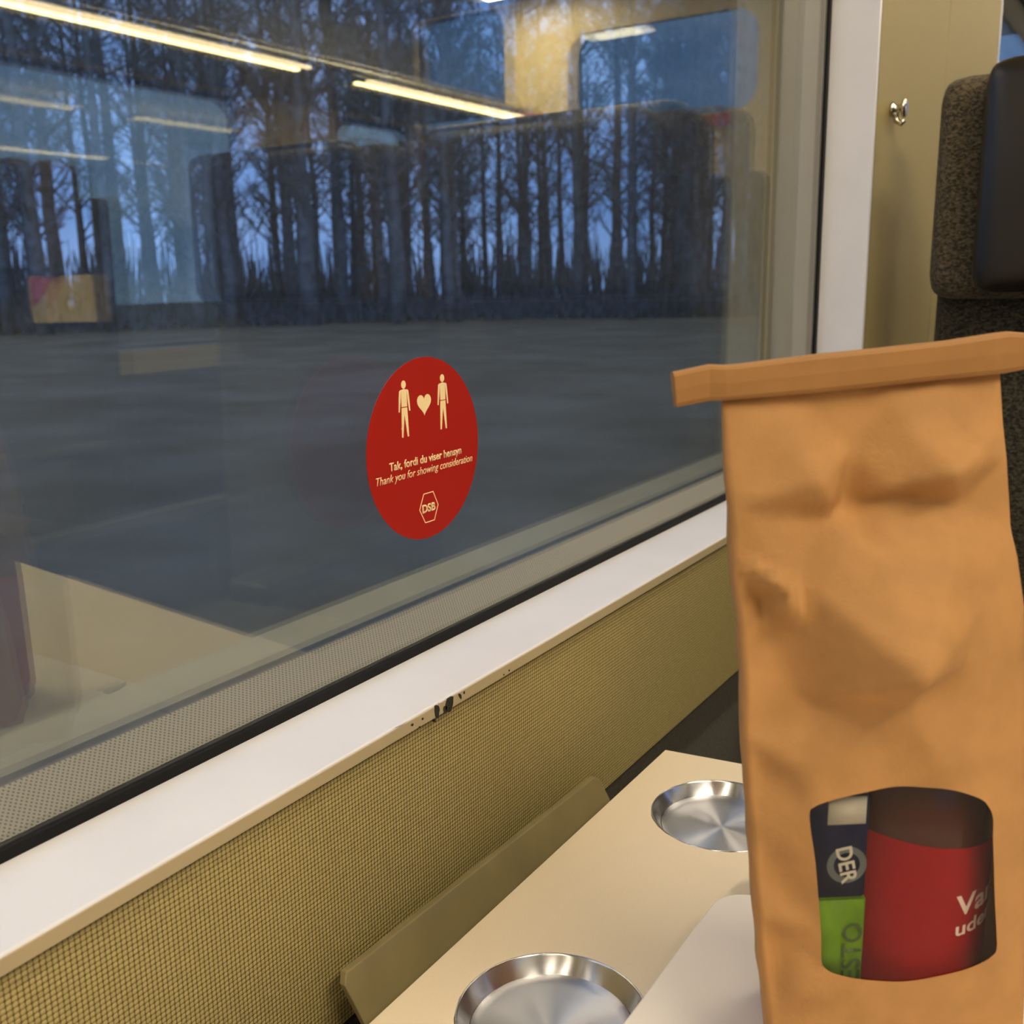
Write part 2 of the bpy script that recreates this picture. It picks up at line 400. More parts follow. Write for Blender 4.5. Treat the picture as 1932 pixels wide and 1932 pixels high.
# opposite wall with its windows
WR = empty('wall_right', (2.93, 0, 0)); structure(WR)
XR = 2.9
wins_r = [(-1.75, -.05), (.65, 3.15), (3.75, 4.28)]
ys = [-2.5] + [v for w_ in wins_r for v in w_] + [4.45]
dims = [(XR, XR + .06, -2.5, 4.45, .74, .83), (XR, XR + .06, -2.5, 4.45, 1.82, 1.93)]
local(boxo('upper_panel', (XR, XR + .06, -2.5, 4.45, 1.932, 2.32), M_ceiling, WR))
for i in range(0, len(ys), 2): dims.append((XR, XR + .06, ys[i], ys[i + 1], .83, 1.82))
local(boxo('wall_panel', dims, M_wallpale, WR))
local(boxo('lower_panel', (XR, XR + .06, -2.5, 4.45, 0, .738), M_carpet, WR))
for i, (a, b) in enumerate(wins_r): window('window_%d' % (3 + i), a + .01, b - .01, .84, 1.81, XR + .012, 1, False)

# end partition and rear partition
WE = empty('wall_end', (1.45, 5.0, 0)); structure(WE)
YE = 4.35
bm = bmesh.new()
# beige partition with three glazed openings, first one added for its sky reflection
EO = [(.10, 1.05, 1.10, 2.14), (1.18, 2.02, 1.74, 2.14), (2.36, 2.88, 1.74, 2.315)]
xs = [.06] + [q for e in EO for q in e[:2]] + [XR]
for k in range(0, 8, 2): box(bm, xs[k], xs[k + 1], YE, YE + .04, 0, 2.32)
for a, b, c, d in EO: box(bm, a, b, YE, YE + .04, 0, c); box(bm, a, b, YE, YE + .04, d, 2.32)
finish('partition_panel', bm, M_wallpale, WE).matrix_parent_inverse = Matrix.Translation((-1.45, -5.0, 0))
M_pglass = glass_mat('partition_glass', .06, (1, 1, 1, 1), (.55, .6, .65, 1), .0)
for a, b, c, d in EO:
    bm = bmesh.new(); box(bm, a, b, YE + .016, YE + .022, c, d)
    finish('partition_glass', bm, M_pglass, WE).matrix_parent_inverse = Matrix.Translation((-1.45, -5.0, 0))
    bm = bmesh.new(); ring(bm, rrect(a, b, c, d, .001, 8), rrect(a + .001, b - .001, c + .001, d - .001, .10, 8), YE + .004, YE + .036, 'y')
    finish('opening_corner', bm, M_wallpale, WE).matrix_parent_inverse = Matrix.Translation((-1.45, -5.0, 0))
structure(boxo('wall_rear', (-.05, 2.95, -2.56, -2.5, 0, 2.32), M_wallpale))

# ------------------------------------------------------------------ lights of the coach
def rack(name, x0, x1, xl, z, label, group, segs, ms):
    """luggage rack: shelf, rails, and the light strips under its edge"""
    r = empty(name, ((x0 + x1) / 2, 1.0, z), label, 'luggage rack')
    local(boxo('shelf', (min(x0, x1), max(x0, x1), -2.3, YE - .02, z + .03, z + .045), M_alu, r, bevel=.003))
    s = 1 if x1 > x0 else -1
    bm = bmesh.new(); tube(bm, [(xl, -2.3, z + .03), (xl, YE - .02, z + .03)], .014, 12); local(finish('front_rail', bm, M_alu, r, smooth=True))
    for a, b in segs:
        h = boxo('light_strip', (xl + .03 * -s, xl + .05 * -s, a, b, z - .004, z + .006) if -s > 0 else (xl - .05, xl - .03, a, b, z - .004, z + .006), ms, r); local(h)
    return r
segs_r = [(-2.2, 0.2), (0.45, 2.86), (3.17, 4.31)]
rack('luggage_rack', .06, .54, .54, 1.86, 'metal luggage rack above the near window with warm light strips', None, segs_r, M_strip)
rack('luggage_rack', 2.89, 2.25, 2.23, 1.80, 'metal luggage rack above the far window with warm light strips, seen as a reflection', None, segs_r, M_stripf)
for i, (y0, y1) in enumerate(((-2.3, -1.3), (-.6, 0.6), (1.7, 2.6), (3.6, 4.15))):
    CX = 1.45 if i < 3 else 2.16
    c = empty('ceiling_light', (CX, (y0 + y1) / 2, 2.3), ['warm ceiling light over the aisle behind the table', 'warm ceiling light over the aisle beside the table', 'warm ceiling light over the aisle, third along from the rear', 'warm light added out of view to brighten the end partition'][i], 'ceiling light', 'lights along the aisle ceiling')
    local(boxo('diffuser', (CX - .15, CX + .15, y0, y1, 2.285, 2.295), (M_ceil0 if i == 1 else M_ceil) if i < 3 else emat('added_end_light', LAMP, 30.0), c)); local(boxo('housing', (CX - .18, CX + .18, y0 - .03, y1 + .03, 2.296, 2.318), M_alu, c))  # the last light is added, unseen, to brighten the end partition

# ------------------------------------------------------------------ table
TZ = 0.72
T = empty('folding_table', (0.42, 0.30, 0), 'cream train table below the window with round steel cup recesses and a folded white leaf', 'table')
CUPS = [(.1685, .3529), (.1685, .5663)]
CR = 0.0452
outer = [(.100, -.03), (.100, .6315), (.78, .7131), (.78, -.03)]
vs = [Vector(p) for p in outer]; edges = [(i, (i + 1) % 4) for i in range(4)]
for cx, cy in CUPS:
    b0 = len(vs); N = 64
    vs += [Vector((cx + (CR - .0001) * math.cos(2 * math.pi * i / N), cy + (CR - .0001) * math.sin(2 * math.pi * i / N))) for i in range(N)]
    edges += [(b0 + i, b0 + (i + 1) % N) for i in range(N)]
rv, re_, rf, *_ = delaunay_2d_cdt(vs, edges, [], 1, 1e-6)
bm = bmesh.new()
top = [bm.verts.new((v.x, v.y, TZ)) for v in rv]; bot = [bm.verts.new((v.x, v.y, TZ - .018)) for v in rv]
cnt = {}
for f in rf:
    c = sum((rv[i] for i in f), Vector((0, 0))) / len(f)
    if any((c - Vector(q)).length < CR * .99 for q in CUPS): continue
    bm.faces.new([top[i] for i in f]); bm.faces.new([bot[i] for i in reversed(f)])
    for i, a in enumerate(f):
        b = f[(i + 1) % len(f)]; cnt[(a, b)] = 1
for (a, b) in cnt:
    if (b, a) not in cnt: bm.faces.new((top[b], top[a], bot[a], bot[b]))
for v in [v for v in bm.verts if not v.link_faces]: bm.verts.remove(v)
local(finish('tabletop', bm, M_table, T, bevel=.0008))
for cx, cy in CUPS:
    bm = bmesh.new()
    lathe(bm, [(0, -.0092), (.012, -.0092), (.024, -.0092), (.034, -.0091), (.0368, -.0088), (.0382, -.0075)], 96)
    f = finish('cup_recess', bm, M_dish, T, smooth=True); f.location = (cx, cy, TZ); f.matrix_parent_inverse = Matrix.Translation(-T.location)
    bm = bmesh.new()
    lathe(bm, [(.0380, -.0082), (.0386, -.0074), (.0436, -.0006), (.0439, .0001), (.0443, .0003), (.0446, .0002), (.0447, -.0030)], 96)
    g = finish('steel_rim', bm, M_dishw, f, smooth=True)
# folded leaf lying on the table
LZ = 0.738
pts = []
r = .020
for i in range(13):
    t = math.radians(180 - 90 * i / 12); pts.append((.209 + r + r * math.cos(t), .4655 - r + r * math.sin(t)))
pts += [(.255, .4665), (.2575, .4675), (.2585, .470), (.2585, .489), (.2595, .4915), (.262, .4925), (.74, .4925), (.74, -.03), (.209, -.03)]
bm = bmesh.new(); prism(bm, pts[::-1], TZ + .0015, LZ); lf = local(finish('folded_leaf', bm, M_leaf, T, bevel=.001)); 
bm = bmesh.new(); lathe(bm, [(0, LZ - .0005), (.0175, LZ - .0005), (.019, LZ - .002)], 40, .2345, .4880)
hg = local(finish('hinge_cap', bm, M_leaf, T, smooth=False))
bm = bmesh.new(); lathe(bm, [(.0185, LZ - .002), (.0185, TZ)], 40, .2345, .4880)
local(finish('hinge_barrel', bm, M_plastic, T, smooth=True))
bm = bmesh.new(); box(bm, .34, .42, .20, .36, 0, .03); box(bm, .36, .40, .24, .32, .03, TZ - .018)
local(finish('pedestal', bm, M_plastic, T, bevel=.004))

# steel flap leaning between table and wall
bm = bmesh.new()
prof = [(.3255, -.045), (.3245, -.001), (.3275, .003), (.5815, .0125), (.5850, .0095), (.598, -.045)]
prof = [(.330, .665), (.3225, .7155), (.3260, .7200), (.5800, .7135), (.5850, .7095), (.592, .665)]
pl = []
def leanx(z): return .0700 + (.7135 - z) * .45
fr = [bm.verts.new((leanx(z), y, z)) for y, z in prof]; bk = [bm.verts.new((leanx(z) - .0040, y, z)) for y, z in prof]
bm.faces.new(fr); bm.faces.new(bk[::-1])
for i in range(6): bm.faces.new((fr[i], bk[i], bk[(i + 1) % 6], fr[(i + 1) % 6]))
fl = finish('metal_flap', bm, M_plate, bevel=.0006)
tag(fl, 'olive painted steel flap standing between the table edge and the wall', 'flap')

# ------------------------------------------------------------------ coat hook
hk = empty('coat_hook', (GX, 1.378, 1.250), 'small chrome coat hook on the wall panel beside the window', 'hook')
bm = bmesh.new()
def lx(bm, prof, cy, cz, seg=24):
    rows = []
    for x, r in prof: rows.append([bm.verts.new((x, cy + r * math.cos(2 * math.pi * i / seg), cz + r * math.sin(2 * math.pi * i / seg))) for i in range(seg)])
    for a, b in zip(rows, rows[1:]):
        for i in range(seg): bm.faces.new((a[i], a[(i + 1) % seg], b[(i + 1) % seg], b[i]))
    bm.faces.new(rows[-1]); bm.faces.new(rows[0][::-1])
lx(bm, [(GX - .001, .0085), (GX + .003, .0085), (GX + .004, .006), (GX + .011, .0045), (GX + .013, .010), (GX + .015, .0115), (GX + .017, .0105), (GX + .018, .007)], 1.378, 1.250)
local(finish('hook_knob', bm, M_chrome, hk, smooth=True))
bm = bmesh.new(); tube(bm, [(GX + .004, 1.378, 1.247), (GX + .007, 1.378, 1.236), (GX + .012, 1.378, 1.232), (GX + .016, 1.378, 1.236)], [.004, .004, .0035, .003], 10)
local(finish('hook_prong', bm, M_chrome, hk, smooth=True))

# ------------------------------------------------------------------ seats
def rbox(bm, x0, x1, y0, y1, z0, z1, r, seg=4):
    vs = box(bm, x0, x1, y0, y1, z0, z1)
def make_seat():
    s = empty('train_seat', (0, 0, 0))
    def soft(name, d, mat, r, sub=3, shear=0.0, parent=None):
        bm = bmesh.new(); box(bm, *d)
        bmesh.ops.bevel(bm, geom=bm.edges[:], offset=r, segments=sub, profile=.6, affect='EDGES')
        for v in bm.verts: v.co.y += (v.co.z - .45) * shear
        return finish(name, bm, mat, parent or s, smooth=True)
    soft('seat_cushion', (-.22, .22, -.46, .02, .36, .47), M_fabricd, .035, 5)
    soft('seat_back', (-.228, .228, .03, .13, .44, 1.10), M_fabricd, .04, 6, .03)
    hr = soft('headrest', (-.230, .230, -.002, .10, 1.022, 1.272), M_fabric, .030, 6, .02)
    soft('leather_pad', (-.175, .175, -.052, .03, 1.030, 1.278), M_leather, .028, 7, .02, hr)
    soft('back_shell', (-.225, .225, .12, .17, .30, 1.20), M_plastic, .02, 3, .03)
    for sx in (-1, 1):
        soft('armrest', (sx * .245 - .022, sx * .245 + .022, -.36, .10, .62, .655), M_plastic, .012, 3)
        soft('armrest_support', (sx * .245 - .016, sx * .245 + .016, .02, .08, .40, .63), M_plastic, .006, 2)
    bm = bmesh.new(); box(bm, -.18, .18, -.36, .06, .10, .36); box(bm, -.05, .05, -.25, -.05, 0, .1)
    finish('pedestal', bm, M_plastic, s, bevel=.01)
    return s
def copy_tree(o, parent=None):
    c = o.copy(); COL.objects.link(c)
    if parent: c.parent = parent; c.matrix_parent_inverse = o.matrix_parent_inverse
    for ch in list(o.children): copy_tree(ch, c)
    return c
seat0 = make_seat()
seat_spots = [
    (.352, 1.302, 0, 1.0, 'window seat across the table with black leather headrest and grey-brown fabric'),
    (.872, 1.302, 0, 1.0, 'aisle seat across the table with leather headrest, seen only as a reflection'),
    (2.03, 1.47, 0, 1.06, 'aisle-side seat on the far side, dark shape left in the window reflection'),
    (2.56, 1.47, 0, 1.06, 'window-side seat on the far side of the coach, reflected at the left picture edge'),
    (2.03, 2.95, 0, 1.03, 'far side aisle seat one row further on, reflected behind the near one'),
    (2.56, 2.95, 0, 1.03, 'far side window seat one row further on, reflected under the luggage rack'),
]
for i, (x, y, a, sc, lab) in enumerate(seat_spots):
    s = seat0 if i == 0 else copy_tree(seat0)
    s.location = (x, y, 0); s.rotation_euler = (0, 0, a); s.scale = (sc, sc, sc)
    tag(s, lab, 'seat', 'coach seats')
bpy.context.view_layer.update()

# notice card hanging on the reflected far seat
nt_ = boxo('notice_card', (-.075, .075, -.004, .0, -.055, .055), M_wallpale); nt_.location = (1.80, 1.52, 1.035); nt_.rotation_euler = (0, 0, math.radians(-35))
tag(nt_, 'small pale card with a pink corner reflected beside the dark far seat', 'card')
bm = bmesh.new(); prism(bm, [(.02, .052), (.07, .052), (.07, -.02), (.04, .01)], -.0048, -.0041, 'y')
pk = finish('pink_corner', bm, M_redsign, nt_)
for (x, z, wdt, lab) in ((1.30, 1.71, .14, 'small red notice under the dark glass of the end partition'), (2.26, 1.80, .12, 'small red notice between the two dark glasses of the end partition')):
    q = boxo('red_notice', (x - wdt / 2, x + wdt / 2, YE - .006, YE - .0005, z - .025, z + .025), M_redsign); tag(q, lab, 'notice')

# ------------------------------------------------------------------ sticker on the window
ST = empty('window_sticker', (0.0, .4929, .9523), 'round red courtesy sticker on the window glass with two figures and a heart', 'sticker')
def st_place(bm): # x->y, y->z, z->x
    for v in bm.verts: v.co = Vector((v.co.z, v.co.x, v.co.y))
    return bm
def st_poly(bm, pts, z0=.0004, z1=.0006):
    prism(bm, [(a / 1000, b / 1000) for a, b in pts], z0, z1)
bm = bmesh.new(); lathe(bm, [(0, 0), (.0557, 0), (.0557, .0004), (0, .0004)], 128); st_place(bm); finish('red_disc', bm, M_red, ST)
def figure(cx, top):
    bm = bmesh.new(); s = (top - 9.9) / 33.6
    P = lambda l: [(cx + a, 9.9 + (b - 9.9) * s) for a, b in l]
    hd = [(cx + 2.15 * math.cos(t * math.pi / 12), top - 2.4 + 2.4 * math.sin(t * math.pi / 12)) for t in range(24)]
    st_poly(bm, hd)
    st_poly(bm, P([(-2.6, 28.0), (-2.6, 36.0), (-3.0, 38.0), (0, 38.6), (3.0, 38.0), (2.6, 36.0), (2.6, 28.0)]))        # torso
    st_poly(bm, P([(-3.0, 38.2), (-4.3, 37.4), (-4.9, 33.0), (-5.5, 25.2), (-4.5, 25.2), (-3.4, 31.5), (-2.9, 35.5)]))    # arms
    st_poly(bm, P([(3.0, 38.2), (2.9, 35.5), (3.4, 31.5), (4.5, 25.2), (5.5, 25.2), (4.9, 33.0), (4.3, 37.4)]))
    st_poly(bm, P([(-2.6, 27.5), (-.1, 27.5), (-.1, 23.5), (-2.1, 10.0), (-3.3, 10.0), (-3.0, 20.0)]))                    # legs
    st_poly(bm, P([(2.6, 27.5), (3.0, 20.0), (3.3, 10.0), (2.1, 10.0), (-.1, 23.5), (-.1, 27.5)]))
    st_place(bm); finish('figure', bm, M_cream, ST)
figure(-19.8, 43.4); figure(18.4, 43.9)
bm = bmesh.new(); hp = []
for i in range(40):
    t = 2 * math.pi * i / 40
    x = 16 * math.sin(t) ** 3; y = 13 * math.cos(t) - 5 * math.cos(2 * t) - 2 * math.cos(3 * t) - math.cos(4 * t)
    hp.append((-.6 + x * 6.9 / 16, 28.0 + y * 6.4 / 14.5))
st_poly(bm, hp); st_place(bm); finish('heart', bm, M_cream, ST)
def st_text(body, w, y, h, shear=0, bold=0, name='lettering', cx=0):
    bm = text_bm(body, w / 1000, h / 1000, shear, bold); thicken(bm, .0002)
    for v in bm.verts: v.co.y += y / 1000; v.co.z += .0004; v.co.x += cx / 1000
    st_place(bm); return finish(name, bm, M_cream, ST)
st_text('Tak, fordi du viser hensyn', 72.5, -8.2, 6.9, 0, .018, cx=.2)
st_text('Thank you for showing consideration', 97.0, -15.0, 6.9, .25, -.002)
st_text('DSB', 13.2, -39.2, 7.1, 0, .03, 'emblem_letters', .3)
hexo = [(-4.6, -27.2), (5.2, -27.2), (10.1, -36.6), (5.6, -45.9), (-4.0, -45.9), (-9.4, -36.6)]
cxh, cyh = .4, -36.6
hexi = [(cxh + (a - cxh) * .935, cyh + (b - cyh) * .94) for a, b in hexo]
bm = bmesh.new(); ring(bm, [(a / 1000, b / 1000) for a, b in hexo], [(a / 1000, b / 1000) for a, b in hexi], .0004, .0006, 'z'); st_place(bm); finish('emblem_outline', bm, M_cream, ST)
bm = bmesh.new()
for (a, b, rr) in ((-22.8, 15.8, .6), (-22.2, 17.0, .45), (-23.4, 15.2, .35)): bmesh.ops.create_circle(bm, cap_ends=True, segments=12, radius=rr / 1000, matrix=Matrix.Translation((a / 1000, b / 1000, .0007)))
st_place(bm); finish('paint_fleck', bm, M_cream, ST)

# ------------------------------------------------------------------ paper bag
BU = Vector((0.81980861, 0.57263762, 0)); BN = Vector((0.57263762, -0.81980861, 0)); BO = Vector((0.29206664, 0.38288194, LZ + .0012))
def BP(u, v, d): return BO + BU * (u / 1000) + Vector((0, 0, v / 1000)) + BN * (d / 1000)
BAG = empty('paper_bag', BO, 'brown kraft paper bag on the table, top rolled shut, with a clear window', 'bag')
LE = [(0, -35.0, 24), (20.6, -37.6, 24), (29.9, -38.8, 24), (76.6, -44.6, 24), (112.8, -47.8, 22), (146.6, -50.6, 20), (167.5, -50.4, 18), (181.6, -51.3, 15), (197.9, -52.5, 12), (212.8, -54.2, 10), (231.1, -55.7, 9), (246.1, -57.1, 6), (268.1, -57.8, 1)]
RE = [(0, 63.5, 24), (20.6, 62.2, 24), (76.6, 59.4, 24), (114.0, 56.6, 24), (146.6, 54.8, 20), (178.9, 51.7, 18), (192.5, 51.3, 16), (210.7, 48.7, 13), (220.6, 46.9, 10), (230.1, 46.1, 9), (246.3, 44.7, 7), (258.7, 43.3, 5), (276.1, 42.8, 1)]
CP = [(-28.3, 268.1, 1), (-0.4, 272.1, 1), (21.5, 274.1, 1), (-31.1, 248.8, 8.8), (13.1, 251.0, 11.9), (-26.0, 241.5, 17.5), (-12.3, 229.5, 0.6), (-11.0, 251.0, 2.3), (0.4, 236.5, 12.3), (18.8, 243.9, 24.2), (3.0, 232.8, 6.5), (25.4, 230.3, 11.6), (-38.2, 204.5, 26.9), (-37.1, 200.6, 24.6), (-19.9, 226.6, 9.5), (-4.7, 213.5, 24.7), (18.8, 213.0, 27.1), (-47.3, 199.7, 7.5), (2.5, 177.5, 50.2), (-15.3, 191.5, 35.2), (-27.9, 187.3, 20.6), (-40.6, 183.5, 11.2), (2.3, 163.1, 34.0), (-4.9, 150.6, 30.3), (-30.8, 158.9, 16.0), (23.9, 177.5, 31.0), (32.3, 160.7, 26.1), (29.7, 196.7, 27.0), (-41.1, 132.1, 18.8), (15.9, 142.6, 33.2), (-29.4, 136.1, 28.4), (45.8, 135.0, 23.6), (-32.1, 85.9, 24), (-36.4, 62.5, 20), (-30.1, 46.9, 29), (-32.5, 54.9, 25), (-2.9, 44.0, 30), (24.6, 42.2, 30), (50.8, 44.6, 26), (-11.3, 0.0, 28), (34.8, 0.0, 28), (-30.9, 0.0, 26), (50.8, 78.0, 26), (48.9, 115.1, 26), (-44.5, 196.0, 6.0), (-37.5, 202.6, 23.0), (-46, 190, 14), (-33, 206, 15), (-21, 233, 14.5), (-15, 229.5, 3.0)]
WIN = [(-28.8, 121.2), (-27.5, 123.2), (-23.4, 125.2), (-9.2, 128.8), (1.8, 130.5), (11.4, 130.0), (22.7, 128.4), (33.6, 124.3), (37.2, 120.9), (39.0, 116.5), (39.8, 107.3), (41.9, 88.6), (45.0, 64.1), (43.6, 59.0), (37.0, 54.8), (25.5, 51.4), (11.0, 49.5), (-3.6, 50.8), (-15.4, 54.1), (-20.2, 56.9), (-21.8, 60.2), (-22.6, 72.5), (-26.0, 100.9), (-28.3, 115.1)]
def smooth_loop(P, k=4):
    out = []; n = len(P)
    for i in range(n):
        p0, p1, p2, p3 = (Vector(P[(i + j - 1) % n]) for j in range(4))
        for q in range(k):
            t = q / k
            out.append(.5 * ((2 * p1) + (p2 - p0) * t + (2 * p0 - 5 * p1 + 4 * p2 - p3) * t * t + (3 * p1 - p0 - 3 * p2 + p3) * t ** 3))
    return out
winl = smooth_loop(WIN, 4)
for q in winl[::8]: pass
ctrl = [(u, v, d) for v, u, d in LE] + [(u, v, d) for v, u, d in RE] + CP + [(u, v, 30.0) for u, v in WIN]
cv = [Vector((u, v)) for u, v, d in ctrl]
tv, te, tf, ov, *_ = delaunay_2d_cdt(cv, [], [], 0, 1e-5)
td = [sum(ctrl[j][2] for j in o_) / len(o_) if o_ else 20 for o_ in ov]
def height_raw(u, v):
    p = Vector((u, v))
    for f in tf:
        a, b, c = (tv[i] for i in f)
        den = (b.y - c.y) * (a.x - c.x) + (c.x - b.x) * (a.y - c.y)
        if abs(den) < 1e-9: continue
        w0 = ((b.y - c.y) * (p.x - c.x) + (c.x - b.x) * (p.y - c.y)) / den
        w1 = ((c.y - a.y) * (p.x - c.x) + (a.x - c.x) * (p.y - c.y)) / den
        w2 = 1 - w0 - w1
        if w0 > -1e-4 and w1 > -1e-4 and w2 > -1e-4: return w0 * td[f[0]] + w1 * td[f[1]] + w2 * td[f[2]]
    return min(ctrl, key=lambda q: (q[0] - u) ** 2 + (q[1] - v) ** 2)[2]
def height(u, v):
    s = 0
    for du, dv, w in ((0, 0, .4), (1.0, 0, .15), (-1.0, 0, .15), (0, 1.0, .15), (0, -1.0, .15)): s += w * height_raw(u + du, v + dv)
    return s + .5 * noise.noise(Vector((u / 16, v / 16, 0))) + .9 * (abs(noise.noise(Vector((u / 34, v / 40, 3)))) - .2)
def interp(tab, v):
    for a, b in zip(tab, tab[1:]):
        if a[0] <= v <= b[0]:
            t = (v - a[0]) / (b[0] - a[0]); return (a[1] + (b[1] - a[1]) * t, a[2] + (b[2] - a[2]) * t)
    return (tab[-1][1], tab[-1][2]) if v > tab[-1][0] else (tab[0][1], tab[0][2])
NV = 92
lpts = [(interp(LE, 268.0 * i / NV)[0], 268.0 * i / NV) for i in range(NV + 1)]
rpts = [(interp(RE, 276.0 * i / NV)[0], 276.0 * i / NV) for i in range(NV + 1)]
P2 = []; E2 = []
for q in lpts: P2.append(Vector(q))
n0 = len(P2); topn = 24
for i in range(1, topn): t = i / topn; P2.append(Vector((lpts[-1][0] * (1 - t) + rpts[-1][0] * t, 268 + 8 * t)))
for q in rpts[::-1]: P2.append(Vector(q))
for i in range(1, topn): t = i / topn; P2.append(Vector((rpts[0][0] * (1 - t) + lpts[0][0] * t, 0)))
E2 = [(i, (i + 1) % len(P2)) for i in range(len(P2))]
nb = len(P2)
P2 += winl; E2 += [(nb + i, nb + (i + 1) % len(winl)) for i in range(len(winl))]
rr_ = random.Random(3)
v = 3.0
while v < 272:
    lu = interp(LE, min(v, 268))[0]; ru = interp(RE, v)[0]; u = lu + 2.2
    while u < ru - 2.0:
        if v < 268 + 8 * (u + 57) / 100 - 2 and min((Vector((u, v)) - w).length for w in winl) > 1.6: P2.append(Vector((u, v)))
        u += 3.0
    v += 3.0
cvv, cve, cvf, cov, *_ = delaunay_2d_cdt(P2, E2, [], 1, 1e-5)
def inside(p, loop):
    c = False; n = len(loop)
    for i in range(n):
        a, b = loop[i], loop[(i + 1) % n]
        if (a.y > p.y) != (b.y > p.y) and p.x < (b.x - a.x) * (p.y - a.y) / (b.y - a.y) + a.x: c = not c
    return c
bm = bmesh.new(); bf = bmesh.new()
hs = [height(p.x, p.y) for p in cvv]
for i, p in enumerate(cvv):        # the outline follows the edge tables exactly
    lu, ld = interp(LE, min(p.y, 268)); ru, rd = interp(RE, p.y)
    if abs(p.x - lu) < .05: hs[i] = ld
    elif abs(p.x - ru) < .05: hs[i] = rd
wp = [BP(p.x, p.y, h) - BO for p, h in zip(cvv, hs)]
V1 = {}; V2 = {}
for f in cvf:
    c = (cvv[f[0]] + cvv[f[1]] + cvv[f[2]]) / 3
    if inside(c, winl): B_, D_, off = bf, V2, -BN * .0004
    else: B_, D_, off = bm, V1, Vector((0, 0, 0))
    for i in f:
        if i not in D_: D_[i] = B_.verts.new(wp[i] + off)
    B_.faces.new([D_[i] for i in f])
# side gussets and back
def back(v, left):
    t = min(1, v / 272); d = -34 * (1 - t ** 1.6)
    return d
for left, E_, TT in ((True, LE, 268.0), (False, RE, 276.0)):
    cols = []
    for i in range(NV + 1):
        vv = TT * i / NV; u, d = interp(E_, vv); db = back(vv, left); s = -1 if left else 1
        wob = 1.4 * noise.noise(Vector((vv / 14, s * 5, 1)))
        row = [(u, d), (u + s * (2.2 + wob * .5) * min(1, (TT - vv) / 60), d * .72 + db * .28), (u - s * (5 + wob) * min(1, (TT - vv) / 80), (d + db) / 2),
               (u + s * (1.0 + wob * .5) * min(1, (TT - vv) / 60), d * .2 + db * .8), (u, db)]
        k_ = min(1, (TT - vv) / 150) * 11
        row = [(a - s * k_ * (d - b) / (d - db + 1e-6), b) for a, b in row]
        cols.append([bm.verts.new(BP(a, vv, b) - BO) for a, b in row])
    for A, B in zip(cols, cols[1:]):
        for k in range(4): bm.faces.new((A[k], A[k + 1], B[k + 1], B[k]))
rows = []
for i in range(NV + 1):
    r_ = []
    for j in range(13):
        t = j / 12; vl = 268.0 * i / NV * (1 - t) + 276.0 * i / NV * t
        k_ = min(1, (268 - 268.0 * i / NV) / 150) * 11; u = (lpts[i][0] + k_) * (1 - t) + (rpts[i][0] - min(1, (276 - 276.0 * i / NV) / 150) * 11) * t
        r_.append(bm.verts.new(BP(u, vl, back(vl, 0) - 1.5 * math.sin(math.pi * t) * (1 - i / NV) + 1.2 * noise.noise(Vector((u / 20, vl / 20, 9))) * (0 if j in (0, 12) else 1)) - BO))
    rows.append(r_)
for A, B in zip(rows, rows[1:]):
    for k in range(12): bm.faces.new((A[k], A[k + 1], B[k + 1], B[k]))
bmesh.ops.remove_doubles(bm, verts=bm.verts[:], dist=.00008)
body = finish('bag_body', bm, M_kraft, BAG, smooth=True)
M_film = glass_mat('clear_film', .02, (1, 1, 1, 1), (.86, .84, .82, 1), .0, (200, 190, 170), rough=.06, dust_scale=60)
finish('clear_window', bf, M_film, BAG, smooth=True)
# rolled closing strip
top_l = [(-76.0, 279.1), (-63.1, 281.5), (-58, 281.2), (-52.0, 281.5), (-26.0, 284.2), (-2.3, 286.0), (21.5, 288.0), (38, 290.2), (44, 290.8), (51.0, 290.1), (62, 291.0)]
bot_l = [(-74.6, 266.6), (-62.8, 268.6), (-57, 268.8), (-52.5, 269.1), (-25.4, 270.8), (-1.5, 272.7), (21.5, 274.6), (38, 275.8), (44, 276.2), (52.1, 277.5), (62.5, 278.2)]
bm = bmesh.new(); rws = []
ds = [(-3.5), (-3.6), (-3.4), -3.0, -2.6, -2.3, -2.3, -2.6, -3.2, -3.8, -4.2]
for (tu, tvv), (bu, bv), d0 in zip(top_l, bot_l, [3.0, 3.2, 4.4, 4.6, 4.8, 5.0, 5.0, 4.8, 4.2, 3.4, 3.0]):
    sec = []
    for a, b in ((0.0, d0 - .3), (.12, d0 + .6), (.5, d0 + 1.0), (.88, d0 + .7), (.97, d0 + .1), (1.0, 0.8), (.97, -2.4), (.88, -3.0), (.5, -3.4), (.12, -3.0), (0, -2.6)):
        sec.append(bm.verts.new(BP(bu + (tu - bu) * a, bv + (tvv - bv) * a, b) - BO))
    rws.append(sec)
for A, B in zip(rws, rws[1:]):
    n = len(A)
    for k in range(n): bm.faces.new((A[k], A[(k + 1) % n], B[(k + 1) % n], B[k]))
bm.faces.new(rws[0]); bm.faces.new(rws[-1][::-1])
finish('closing_strip', bm, M_kraft2, BAG, smooth=False, bevel=.0002)

